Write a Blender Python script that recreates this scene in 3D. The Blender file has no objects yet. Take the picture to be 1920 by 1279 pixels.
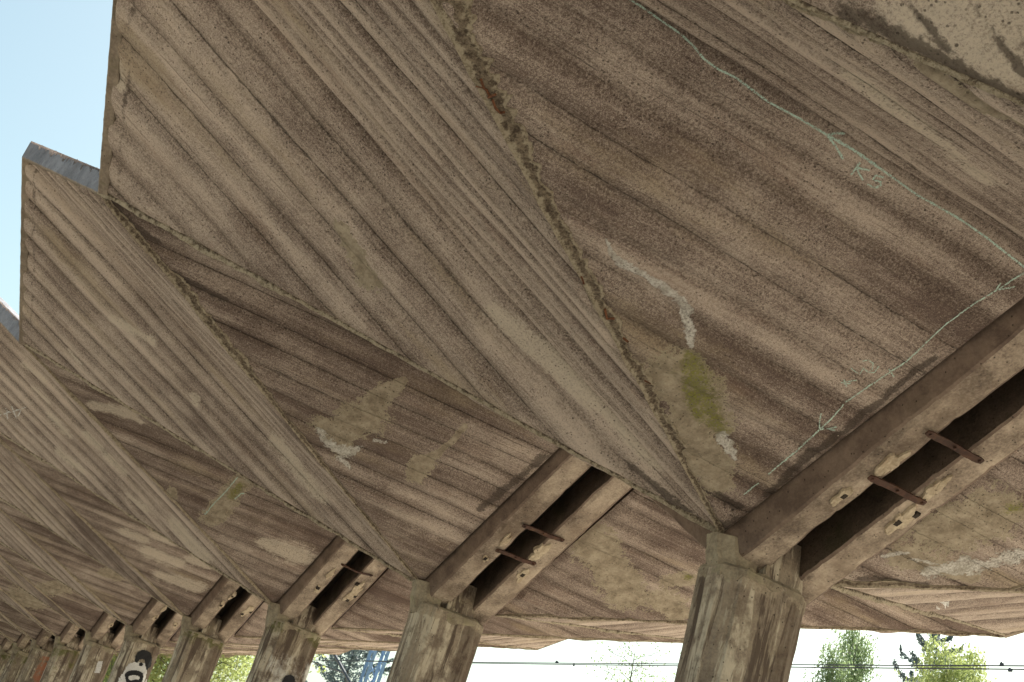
import bpy, math, random
import numpy as np
from mathutils import Vector, Matrix

# ------------------------------------------------------------ camera, sky, sun
scene = bpy.context.scene
S = 4.5            # bay spacing in metres
H = 3.78           # height of the column heads above the platform
CAM = np.array([-0.3365*S, 0.901*S, 1.6])
RIGHT = np.array([-0.46210001, -0.83887708, 0.28766096])
UP = np.array([-0.22732714, 0.42558136, 0.87590118])
FWD = np.array([0.85719657, -0.3393608, 0.38736068])
FPX = 2312.87      # focal length in pixels of a 1920 wide picture
cam_data = bpy.data.cameras.new("camera")
cam = bpy.data.objects.new("camera", cam_data)
scene.collection.objects.link(cam)
m = Matrix.Identity(4)
for i in range(3):
    m[i][0] = RIGHT[i]; m[i][1] = UP[i]; m[i][2] = -FWD[i]; m[i][3] = CAM[i]
cam.matrix_world = m
cam_data.sensor_width = 36.0
cam_data.lens = 36.0*FPX/1920
cam_data.clip_start = 0.05
cam_data.clip_end = 3000
scene.camera = cam

world = bpy.data.worlds.new("World"); scene.world = world; world.use_nodes = True
wn = world.node_tree; bg = wn.nodes["Background"]
sky = wn.nodes.new("ShaderNodeTexSky"); sky.sky_type = 'NISHITA'; sky.sun_disc = False
SUN_EL, SUN_AZ = math.radians(50), math.radians(-62)    # azimuth measured from +X towards +Y
sky.sun_elevation = SUN_EL; sky.sun_rotation = math.radians(90) - SUN_AZ
sky.air_density = 1.0; sky.dust_density = 4.0; sky.ozone_density = .6
tint = wn.nodes.new('ShaderNodeMix'); tint.data_type = 'RGBA'; tint.blend_type = 'MULTIPLY'; tint.inputs[0].default_value = 1.0
tint.inputs[7].default_value = (.91, 1.0, .83, 1)
wn.links.new(sky.outputs[0], tint.inputs[6]); wn.links.new(tint.outputs[2], bg.inputs[0]); bg.inputs[1].default_value = 0.066
sun_d = bpy.data.lights.new("sun", 'SUN'); sun_d.energy = 4.2; sun_d.angle = math.radians(0.5)
sun_d.color = (1.0, 0.93, 0.85)
sun = bpy.data.objects.new("sun", sun_d); scene.collection.objects.link(sun)
sd = Vector((math.cos(SUN_EL)*math.cos(SUN_AZ), math.cos(SUN_EL)*math.sin(SUN_AZ), math.sin(SUN_EL)))
sun.rotation_euler = sd.to_track_quat('Z', 'Y').to_euler()
sun.location = (0, 0, 40)
scene.view_settings.view_transform = 'Standard'; scene.view_settings.look = 'None'
scene.view_settings.gamma = 1.0; scene.view_settings.exposure = 2.0
scene.cycles.max_bounces = 8; scene.cycles.diffuse_bounces = 5

# ------------------------------------------------------------ helpers
C = scene.collection
def tag(o, label=None, cat=None, group=None, kind=None):
    if label: o['label'] = label
    if cat: o['category'] = cat
    if group: o['group'] = group
    if kind: o['kind'] = kind
    return o
def thing(name, label, cat, loc=(0, 0, 0), group=None):
    o = bpy.data.objects.new(name, None); C.objects.link(o); o.location = loc
    o.empty_display_size = 0.2
    return tag(o, label, cat, group)
class MB:
    """collects vertices and faces (world coordinates) for ONE mesh"""
    def __init__(s): s.v = []; s.f = []; s.uv = None; s.att = {}
    def add(s, vs, fs):
        b = len(s.v); s.v += [tuple(map(float, p)) for p in vs]; s.f += [tuple(b+i for i in f) for f in fs]
    def box(s, c, hx, hy, hz, rot=None):
        c = np.array(c, float); R = np.eye(3) if rot is None else np.array(rot)
        vs = [c + R @ np.array([x*hx, y*hy, z*hz]) for x in (-1, 1) for y in (-1, 1) for z in (-1, 1)]
        s.add(vs, [(0, 1, 3, 2), (4, 6, 7, 5), (0, 4, 5, 1), (2, 3, 7, 6), (0, 2, 6, 4), (1, 5, 7, 3)])
    def tube(s, pts, rad, n=6):
        pts = [np.array(p, float) for p in pts]
        rad = rad if hasattr(rad, '__len__') else [rad]*len(pts)
        vs = []; fs = []
        for i, p in enumerate(pts):
            a = pts[max(i-1, 0)]; b = pts[min(i+1, len(pts)-1)]; d = b-a; d /= (np.linalg.norm(d)+1e-9)
            w = np.array([0, 0, 1.]) if abs(d[2]) < .9 else np.array([1., 0, 0])
            e1 = np.cross(d, w); e1 /= np.linalg.norm(e1); e2 = np.cross(d, e1)
            for k in range(n):
                t = 2*math.pi*k/n; vs.append(p + rad[i]*(math.cos(t)*e1+math.sin(t)*e2))
        for i in range(len(pts)-1):
            for k in range(n):
                fs.append((i*n+k, i*n+(k+1) % n, (i+1)*n+(k+1) % n, (i+1)*n+k))
        fs.append(tuple(range(n))[::-1]); fs.append(tuple((len(pts)-1)*n+k for k in range(n)))
        s.add(vs, fs)
    def build(s, name, mat, parent=None, smooth=False):
        me = bpy.data.meshes.new(name)
        off = np.array(parent_world(parent))
        vs = [(p[0]-off[0], p[1]-off[1], p[2]-off[2]) for p in s.v]
        me.from_pydata(vs, [], s.f)
        if s.uv is not None:
            ul = me.uv_layers.new(name="board")
            li = np.empty(len(me.loops), dtype=np.int32); me.loops.foreach_get("vertex_index", li)
            ul.data.foreach_set("uv", np.asarray(s.uv, np.float32)[li].ravel())
        for k, a in s.att.items():
            at = me.attributes.new(k, 'FLOAT', 'POINT'); at.data.foreach_set("value", np.asarray(a, np.float32))
        me.materials.append(mat)
        if smooth: me.polygons.foreach_set("use_smooth", [True]*len(me.polygons))
        me.update()
        o = bpy.data.objects.new(name, me); C.objects.link(o)
        if parent: o.parent = parent
        return o
def parent_world(p):
    x = np.zeros(3)
    while p: x += np.array(p.location); p = p.parent
    return x
def unit(a): a = np.array(a, float); return a/np.linalg.norm(a)

# ------------------------------------------------------------ node helper
class NT:
    def __init__(s, name):
        s.m = bpy.data.materials.new(name); s.m.use_nodes = True; s.t = s.m.node_tree
        s.p = s.t.nodes["Principled BSDF"]; s.p.inputs["Roughness"].default_value = .92
        s.p.inputs["Specular IOR Level"].default_value = .25
    def put(s, sock, v):
        if isinstance(v, bpy.types.NodeSocket): s.t.links.new(v, sock)
        elif v is not None:
            if hasattr(sock.default_value, '__len__') and not hasattr(v, '__len__'): v = (v,)*len(sock.default_value)
            if hasattr(v, '__len__') and len(v) == 3 and len(sock.default_value) == 4: v = tuple(v)+(1,)
            sock.default_value = v
    def M(s, op, a, b=None, c=None, clamp=False):
        n = s.t.nodes.new("ShaderNodeMath"); n.operation = op; n.use_clamp = clamp
        for i, v in enumerate((a, b, c)): s.put(n.inputs[i], v)
        return n.outputs[0]
    def add(s, a, b): return s.M('ADD', a, b)
    def mul(s, a, b): return s.M('MULTIPLY', a, b)
    def sub(s, a, b): return s.M('SUBTRACT', a, b)
    def ramp(s, x, a, b, lo=0., hi=1.):
        n = s.t.nodes.new("ShaderNodeMapRange"); n.interpolation_type = 'SMOOTHSTEP'
        for i, v in enumerate((x, a, b, lo, hi)): s.put(n.inputs[i], v)
        return n.outputs[0]
    def xyz(s, x, y, z=0.):
        n = s.t.nodes.new("ShaderNodeCombineXYZ")
        for i, v in enumerate((x, y, z)): s.put(n.inputs[i], v)
        return n.outputs[0]
    def sep(s, v):
        n = s.t.nodes.new("ShaderNodeSeparateXYZ"); s.put(n.inputs[0], v); return n.outputs
    def noise(s, vec, scale=1., detail=4., rough=.55, dist=0.):
        n = s.t.nodes.new("ShaderNodeTexNoise"); s.put(n.inputs["Vector"], vec)
        n.inputs["Scale"].default_value = scale; n.inputs["Detail"].default_value = detail
        n.inputs["Roughness"].default_value = rough; n.inputs["Distortion"].default_value = dist
        return n.outputs[0]
    def white(s, vec):
        n = s.t.nodes.new("ShaderNodeTexWhiteNoise"); n.noise_dimensions = '3D'; s.put(n.inputs["Vector"], vec); return n.outputs[0]
    def vor(s, vec, scale, out=0, feature='F1'):
        n = s.t.nodes.new("ShaderNodeTexVoronoi"); n.feature = feature; s.put(n.inputs["Vector"], vec)
        n.inputs["Scale"].default_value = scale; return n.outputs[out]
    def mix(s, f, a, b):
        n = s.t.nodes.new("ShaderNodeMix"); n.data_type = 'RGBA'
        s.put(n.inputs[0], f); s.put(n.inputs[6], a); s.put(n.inputs[7], b); return n.outputs[2]
    def attr(s, name):
        n = s.t.nodes.new("ShaderNodeAttribute"); n.attribute_name = name; return n.outputs["Fac"]
    def pos(s): return s.t.nodes.new("ShaderNodeNewGeometry").outputs["Position"]
    def uv(s): n = s.t.nodes.new("ShaderNodeUVMap"); n.uv_map = "board"; return s.sep(n.outputs[0])
    def rnd(s): return s.t.nodes.new("ShaderNodeObjectInfo").outputs["Random"]
    def bump(s, h, strength=1., dist=1.):
        n = s.t.nodes.new("ShaderNodeBump"); n.inputs["Strength"].default_value = strength
        n.inputs["Distance"].default_value = dist; s.put(n.inputs["Height"], h)
        s.t.links.new(n.outputs[0], s.p.inputs["Normal"])
    def out(s, col): s.put(s.p.inputs["Base Color"], col); return s.m

BW = 0.205         # width of the shuttering boards
def mat_boards(name, light=(.62, .52, .44), dark=(.135, .095, .079)):
    n = NT(name); u, v, _ = n.uv(); r = n.rnd(); P = n.pos()
    off = n.mul(r, 53.)
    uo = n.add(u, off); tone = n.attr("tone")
    v2 = n.attr("warped")
    k = n.M('DIVIDE', v2, BW); idn = n.M('FLOOR', k); fr = n.M('FRACT', k)
    wn_ = n.white(n.xyz(idn, off, 3.)); wn2 = n.white(n.xyz(idn, off, 9.))
    d = n.mul(n.M('MINIMUM', fr, n.sub(1., fr)), BW)
    rag = n.noise(n.xyz(uo, v, off), 16., 5., .7)
    d2 = n.add(d, n.mul(n.sub(rag, .5), .034))
    along = n.noise(n.xyz(n.mul(uo, .8), n.mul(idn, 3.7), off), 1., 4., .6)
    present = n.ramp(n.add(along, n.mul(n.sub(wn2, .5), .6)), .40, .68)
    line = n.mul(n.ramp(d2, .0, .0075, 1., 0.), n.add(.06, n.mul(present, .9)))
    lump = n.noise(n.xyz(n.mul(uo, 1.1), n.mul(v, 4.), off), 1.3, 5., .65)
    soft = n.mul(n.ramp(n.add(d, n.mul(n.sub(rag, .5), .06)), .0, .080, 1., 0.), n.ramp(lump, .28, .52))  # board valleys: dirt plus relief shading painted in
    # weaker second set of marks inside the boards
    k2 = n.M('DIVIDE', n.add(v2, n.mul(n.sub(rag, .5), .012)), BW*.37); f2 = n.M('FRACT', k2)
    line2 = n.mul(n.ramp(n.M('MINIMUM', f2, n.sub(1., f2)), .0, .06, 1., 0.), n.ramp(n.noise(n.xyz(n.mul(uo, .9), n.mul(v, 5.), n.add(off, 4.)), 1.5, 3.), .50, .66))
    band = n.noise(n.xyz(n.mul(uo, .35), n.mul(v2, 5.2), off), 1., 4., .55)
    streak = n.noise(n.xyz(n.mul(uo, 2.6), n.mul(v2, 75.), off), 1., 4., .65)
    blot = n.noise(P, .8, 5., .62); blot2 = n.noise(P, 3.6, 7., .7)
    fine = n.noise(P, 75., 5., .75)
    grit = n.noise(P, 190., 3., .75)
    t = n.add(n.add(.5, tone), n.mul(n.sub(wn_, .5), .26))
    t = n.add(t, n.mul(n.sub(band, .5), 1.35))
    t = n.add(t, n.mul(n.sub(blot, .5), 1.2))
    t = n.add(t, n.mul(n.sub(blot2, .5), .7))
    t = n.add(t, n.mul(n.sub(streak, .5), .75))
    t = n.add(t, n.mul(n.sub(fine, .5), 1.5))
    t = n.add(t, n.mul(n.sub(grit, .5), 2.1))
    t = n.ramp(t, -.02, 1.08)
    col = n.mix(t, dark, light)
    red = n.ramp(n.noise(n.xyz(n.mul(uo, .8), n.mul(v, 3.2), n.add(off, 7.)), 1.3, 6., .7), .54, .74)
    col = n.mix(n.mul(red, .38), col, (.235, .14, .10))
    och = n.ramp(n.noise(n.xyz(n.mul(uo, .5), n.mul(v, 2.2), n.add(off, 17.)), 1.1, 6., .65), .53, .72)
    col = n.mix(n.mul(och, n.ramp(fine, .35, .6, .25, .6)), col, (.42, .34, .22))
    col = n.mix(n.mul(soft, n.ramp(fine, .38, .60, .78, .28)), col, (.10, .070, .055))
    col = n.mix(n.mul(line2, .45), col, (.10, .07, .055))
    col = n.mix(n.mul(line, n.ramp(grit, .35, .6, .9, .45)), col, (.045, .033, .026))
    rr = n.add(n.mul(n.sub(n.noise(P, 15., 7., .75), .5), 1.5), n.add(n.mul(n.sub(n.noise(P, 4., 3., .5), .5), .8), n.mul(n.sub(n.noise(P, 42., 3., .6), .5), .9)))
    def msk(a, lo=.42, hi=.50, amp=1.): return n.ramp(n.add(n.attr(a), n.mul(rr, n.ramp(n.attr(a), 0., .2, 0., amp))), lo, hi)
    pale = n.ramp(n.add(n.attr("pale"), n.mul(n.add(rr, n.mul(n.sub(streak, .5), 1.2)), n.ramp(n.attr("pale"), 0., .2, 0., .7))), .22, .66)
    col = n.mix(n.mul(pale, n.ramp(fine, .34, .56, .35, .85)), col, (.64, .56, .46))
    tan_ = msk("tan")
    col = n.mix(n.mul(tan_, .88), col, n.mix(n.ramp(n.noise(P, 9., 7., .75), .3, .7), (.22, .18, .125), (.50, .43, .325)))
    rim = n.mul(n.ramp(n.add(n.attr("tan"), n.mul(rr, n.ramp(n.attr("tan"), 0., .2))), .38, .44), n.sub(1., msk("tan", .46, .54)))
    col = n.mix(n.mul(rim, .75), col, (.52, .46, .33))
    dk = msk("dark", .3, .7)
    col = n.mix(n.mul(dk, .75), col, (.06, .045, .036))
    moss = n.mul(n.ramp(n.add(n.attr("moss"), n.mul(rr, n.ramp(n.attr("moss"), 0., .2, 0., 1.1))), .42, 1.0), n.ramp(fine, .34, .60, .35, 1.))
    col = n.mix(n.mul(moss, .93), col, n.mix(n.ramp(fine, .35, .65), (.05, .06, .006), (.25, .25, .045)))
    lime = n.mul(msk("lime", .42, .66, 1.15), n.ramp(fine, .36, .56, .35, 1.))
    col = n.mix(n.mul(lime, .92), col, n.mix(n.ramp(rag, .3, .6), (.50, .47, .41), (.85, .83, .78)))
    V = n.vor(P, 24.); vr = n.white(n.vor(P, 24., 1))
    pit = n.mul(n.ramp(n.add(V, n.mul(n.sub(grit, .5), .2)), .10, .17, 1., 0.), n.M('GREATER_THAN', vr, .74))
    pit = n.mul(pit, n.ramp(n.noise(P, 1.4, 3.), .40, .58))
    pit2 = n.mul(n.ramp(n.add(n.vor(P, 48.), n.mul(n.sub(grit, .5), .35)), .17, .27, 1., 0.), n.M('GREATER_THAN', n.white(n.vor(P, 48., 1)), .50))
    pit2 = n.mul(pit2, n.ramp(n.noise(P, 2.9, 4.), .40, .56))
    pits = n.M('MAXIMUM', n.mul(pit, .9), n.mul(pit2, .8))
    col = n.mix(n.mul(pits, .85), col, (.05, .035, .027))
    peb = n.mul(n.ramp(n.vor(P, 19.), .05, .09, 1., 0.), n.M('GREATER_THAN', n.white(n.vor(P, 19., 1)), .88))
    col = n.mix(n.mul(peb, .8), col, (.58, .52, .43))
    h = n.add(n.mul(fine, .005), n.mul(streak, .0025))
    h = n.add(h, n.mul(grit, .003))
    h = n.sub(h, n.mul(line, .009)); h = n.sub(h, n.mul(pits, .005)); h = n.sub(h, n.mul(line2, .003))
    h = n.add(h, n.mul(blot2, .014)); h = n.add(h, n.mul(tan_, .002)); h = n.add(h, n.mul(lime, .003))
    n.bump(h, 1., 1.7)
    return n.out(col)

def mat_rough(name, a, b, scale=9., third=None, tf=.4, bumpd=.01, rough=.93, vertical=None):
    """weathered concrete or crumbly mortar; vertical = strength of streaks that run down"""
    n = NT(name); P = n.pos(); x, y, z = n.sep(P)
    fine = n.noise(P, 60., 5., .7); med = n.noise(P, scale, 6., .65); big = n.noise(P, 1.6, 4., .6)
    t = n.add(.5, n.add(n.mul(n.sub(med, .5), 1.5), n.mul(n.sub(fine, .5), .9)))
    t = n.add(t, n.mul(n.sub(big, .5), 1.))
    col = n.mix(n.ramp(t, 0., 1.), a, b)
    if third: col = n.mix(n.mul(n.ramp(n.noise(P, scale*.45, 5., .65), .5, .72), tf), col, third)
    h = n.add(n.mul(fine, .4), n.mul(med, 1.))
    if vertical:
        sv = n.noise(n.xyz(n.mul(x, 8.5), n.mul(y, 8.5), n.mul(z, 1.0)), 1., 6., .7, .6)
        col = n.mix(n.mul(n.mul(n.ramp(sv, .47, .56), n.ramp(med, .36, .56)), vertical), col, (.62, .55, .43))
        sv2 = n.noise(n.xyz(n.mul(x, 9.), n.mul(y, 9.), n.add(n.mul(z, .7), 20.)), 1., 5., .7, .5)
        col = n.mix(n.mul(n.ramp(sv2, .53, .60), vertical), col, (.11, .08, .062))
        h = n.add(h, n.mul(sv, 1.4))
        dd = n.ramp(n.add(n.attr("rear_dark"), n.mul(n.sub(sv, .5), 1.2)), .62, .80)  # darker over the track-side faces of the shaft, streaky edge
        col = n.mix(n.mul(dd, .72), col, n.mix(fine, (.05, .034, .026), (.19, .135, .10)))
        cl = n.ramp(n.add(n.attr("collar"), n.mul(n.sub(med, .5), 1.4)), .45, .6)
        col = n.mix(n.mul(cl, .8), col, n.mix(fine, (.16, .115, .08), (.60, .52, .39)))
        ms = n.ramp(n.add(n.attr("moss"), n.mul(n.sub(med, .5), 1.2)), .5, .8)
        col = n.mix(n.mul(ms, .85), col, n.mix(fine, (.03, .035, .006), (.17, .17, .045)))
        wh = n.ramp(n.add(n.attr("pale"), n.mul(n.sub(med, .5), .8)), .45, .65)
        col = n.mix(n.mul(wh, .9), col, (.72, .71, .67))
        rd = n.ramp(n.add(n.attr("rust"), n.mul(n.sub(med, .5), 1.3)), .5, .7)
        col = n.mix(n.mul(rd, .75), col, (.36, .12, .06))
    pits = n.mul(n.ramp(n.vor(P, 34.), .10, .20, 1., 0.), n.M('GREATER_THAN', n.white(n.vor(P, 34., 1)), .72))
    col = n.mix(n.mul(pits, .85), col, (.045, .033, .025))
    n.bump(n.sub(h, n.mul(pits, .5)), 1., bumpd); n.p.inputs["Roughness"].default_value = rough
    return n.out(col)

M = {}
M['boards'] = mat_boards('board_marked_concrete')
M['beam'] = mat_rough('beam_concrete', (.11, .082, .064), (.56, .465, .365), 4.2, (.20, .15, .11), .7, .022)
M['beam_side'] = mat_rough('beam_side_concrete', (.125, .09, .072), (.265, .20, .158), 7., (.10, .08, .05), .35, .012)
M['column'] = mat_rough('column_concrete', (.16, .122, .095), (.42, .35, .265), 5., (.26, .22, .135), .5, .02, vertical=.9)
M['neck'] = mat_rough('neck_concrete', (.17, .135, .10), (.42, .365, .265), 10., (.30, .29, .16), .5, .012)
def mat_spall():
    n = NT('spalled_concrete'); P = n.pos(); rim = n.attr('rim'); a = n.noise(P, 24., 7., .75); b = n.noise(P, 85., 4., .7)
    t = n.add(a, n.mul(n.sub(b, .5), .7)); inner = n.mix(n.ramp(t, .34, .66), (.11, .08, .058), (.38, .31, .225)); pale = n.mix(n.ramp(t, .3, .6), (.27, .215, .145), (.60, .52, .39))
    col = n.mix(n.ramp(n.add(rim, n.mul(n.sub(a, .5), 1.6)), .35, .7), inner, pale)
    n.bump(n.add(a, n.mul(b, .4)), 1., .05); return n.out(col)
M['spall'] = mat_spall()
M['spall_old'] = mat_rough('spalled_concrete', (.15, .115, .08), (.46, .385, .27), 22., (.12, .08, .055), .6, .03)
M['fascia'] = mat_rough('fascia_concrete', (.17, .135, .105), (.33, .275, .215), 14., (.13, .12, .07), .5, .01)
M['fascia_sky_tint'] = mat_rough('fascia_sky_tint_concrete', (.12, .125, .14), (.26, .26, .28), 7., (.09, .08, .08), .5, .012)  # outer face tinted blue-grey, skylight put into the colour
M['mortar'] = mat_rough('pale_mortar', (.36, .285, .20), (.66, .57, .43), 20., (.30, .21, .13), .5, .02)
M['slot'] = mat_rough('shaded_joint_concrete', (.04, .03, .022), (.17, .125, .095), 4., (.06, .06, .025), .5, .012)  # beam faces in the slot: grime with its deep shade painted in
M['hole'] = mat_rough('dark_hole', (.02, .015, .012), (.05, .04, .03), 10.)  # near-black colour stands for the shade inside the tie holes
M['joint'] = mat_rough('joint_cover', (.03, .024, .019), (.06, .05, .04), 4.)
M['rust'] = mat_rough('rusty_steel', (.030, .017, .013), (.10, .048, .032), 25., (.22, .12, .05), .3, .003, .75)
M['rebar'] = mat_rough('rusty_rebar', (.07, .028, .016), (.20, .085, .04), 30., None, 0, .004, .8)
M['paint_black'] = mat_rough('black_paint', (.008, .008, .010), (.03, .03, .034), 12., None, 0, .003, .6)
M['paint_white'] = mat_rough('white_paint', (.55, .54, .53), (.80, .79, .78), 8., (.35, .32, .27), .45, .003, .7)
M['blue_steel'] = mat_rough('blue_painted_steel', (.13, .22, .36), (.24, .37, .55), 8., (.12, .10, .09), .2, .001, .5)
M['wire'] = mat_rough('wire_metal', (.03, .035, .045), (.06, .065, .08), 5., None, 0, .001, .5)
M['bark'] = mat_rough('bark', (.05, .04, .03), (.13, .11, .085), 8., None, 0, .02)
M['birch_bark'] = mat_rough('birch_bark', (.35, .34, .31), (.60, .58, .54), 4., (.05, .045, .04), .8, .01)
M['gravel'] = mat_rough('gravel_ground', (.20, .175, .14), (.38, .335, .275), 18., (.14, .15, .06), .35, .03)
M['paving'] = mat_rough('platform_paving', (.26, .235, .20), (.40, .37, .32), 3., (.20, .19, .14), .3, .01)
def mat_chalk(name, c, thr=.47):
    n = NT(name); P = n.pos()
    g = n.ramp(n.noise(P, 130., 3., .7), thr-.05, thr+.05)
    tr = n.t.nodes.new("ShaderNodeBsdfTransparent"); mx = n.t.nodes.new("ShaderNodeMixShader")
    n.put(n.p.inputs["Base Color"], c)
    n.t.links.new(g, mx.inputs[0]); n.t.links.new(tr.outputs[0], mx.inputs[1]); n.t.links.new(n.p.outputs[0], mx.inputs[2])
    n.t.links.new(mx.outputs[0], n.t.nodes["Material Output"].inputs[0]); return n.m
M['chalk'] = mat_chalk('green_chalk', (.47, .61, .54), .452)
M['chalk_white'] = mat_chalk('white_chalk', (.72, .72, .70), .46)
def mat_leaf(name, a, b, tr=.35):
    n = NT(name); P = n.pos()
    col = n.mix(n.noise(P, 1.3, 3.), a, b)
    n.put(n.p.inputs["Base Color"], col); n.p.inputs["Roughness"].default_value = .6
    t = n.t.nodes.new("ShaderNodeBsdfTranslucent"); n.put(t.inputs[0], col)
    mx = n.t.nodes.new("ShaderNodeMixShader"); mx.inputs[0].default_value = tr
    n.t.links.new(n.p.outputs[0], mx.inputs[1]); n.t.links.new(t.outputs[0], mx.inputs[2])
    n.t.links.new(mx.outputs[0], n.t.nodes["Material Output"].inputs[0]); return n.m
M['leaf_birch'] = mat_leaf('birch_leaves', (.16, .24, .12), (.30, .38, .19))  # leaf tones lightened to carry the flare around the trees
M['leaf_bright'] = mat_leaf('bright_leaves', (.24, .31, .11), (.42, .47, .19))
M['needle'] = mat_leaf('spruce_needles', (.08, .12, .135), (.17, .22, .22), .15)

# ------------------------------------------------------------ geometry of the folded roof (unit = one bay)
G = 0.0882                      # the symmetry plane lies at y = -G
HQ, YE, HE, YT, HT = .2586, .8875, .2604, 1.0332, .4591
Y1, D, Y2, DQ = -.0181, .0359, -.064, .018
def W(p): return np.array([p[0]*S, p[1]*S, p[2]*S+H])
def side(p, sg):                # mirror a front point to the rear half
    return p if sg > 0 else (p[0], -2*G-p[1], p[2])
NUD = {('P', 1): (0, 0, .008)}
def Pn(n, sg): d = NUD.get(('P', n), (0, 0, 0)); return W(side((n+d[0], 0, d[2]), sg))
def Qn(n, sg): return W(side((n-.5, 0, HQ), sg))
def En(n, sg): return W(side((n+.5, YE, HE), sg))
def Tn(n, sg): return W(side((n, YT, HT), sg))

def vnoise(x, y, seed):         # cheap value noise (numpy)
    xi = np.floor(x).astype(int); yi = np.floor(y).astype(int); fx = x-xi; fy = y-yi
    fx = fx*fx*(3-2*fx); fy = fy*fy*(3-2*fy)
    def h(a, b):
        k = (a*374761393 + b*668265263 + seed*974634777) & 0x7fffffff
        k = ((k ^ (k >> 13))*1274126177) & 0x7fffffff
        return (k % 10007)/10007.
    return (h(xi, yi)*(1-fx)+h(xi+1, yi)*fx)*(1-fy)+(h(xi, yi+1)*(1-fx)+h(xi+1, yi+1)*fx)*fy - .5

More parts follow.
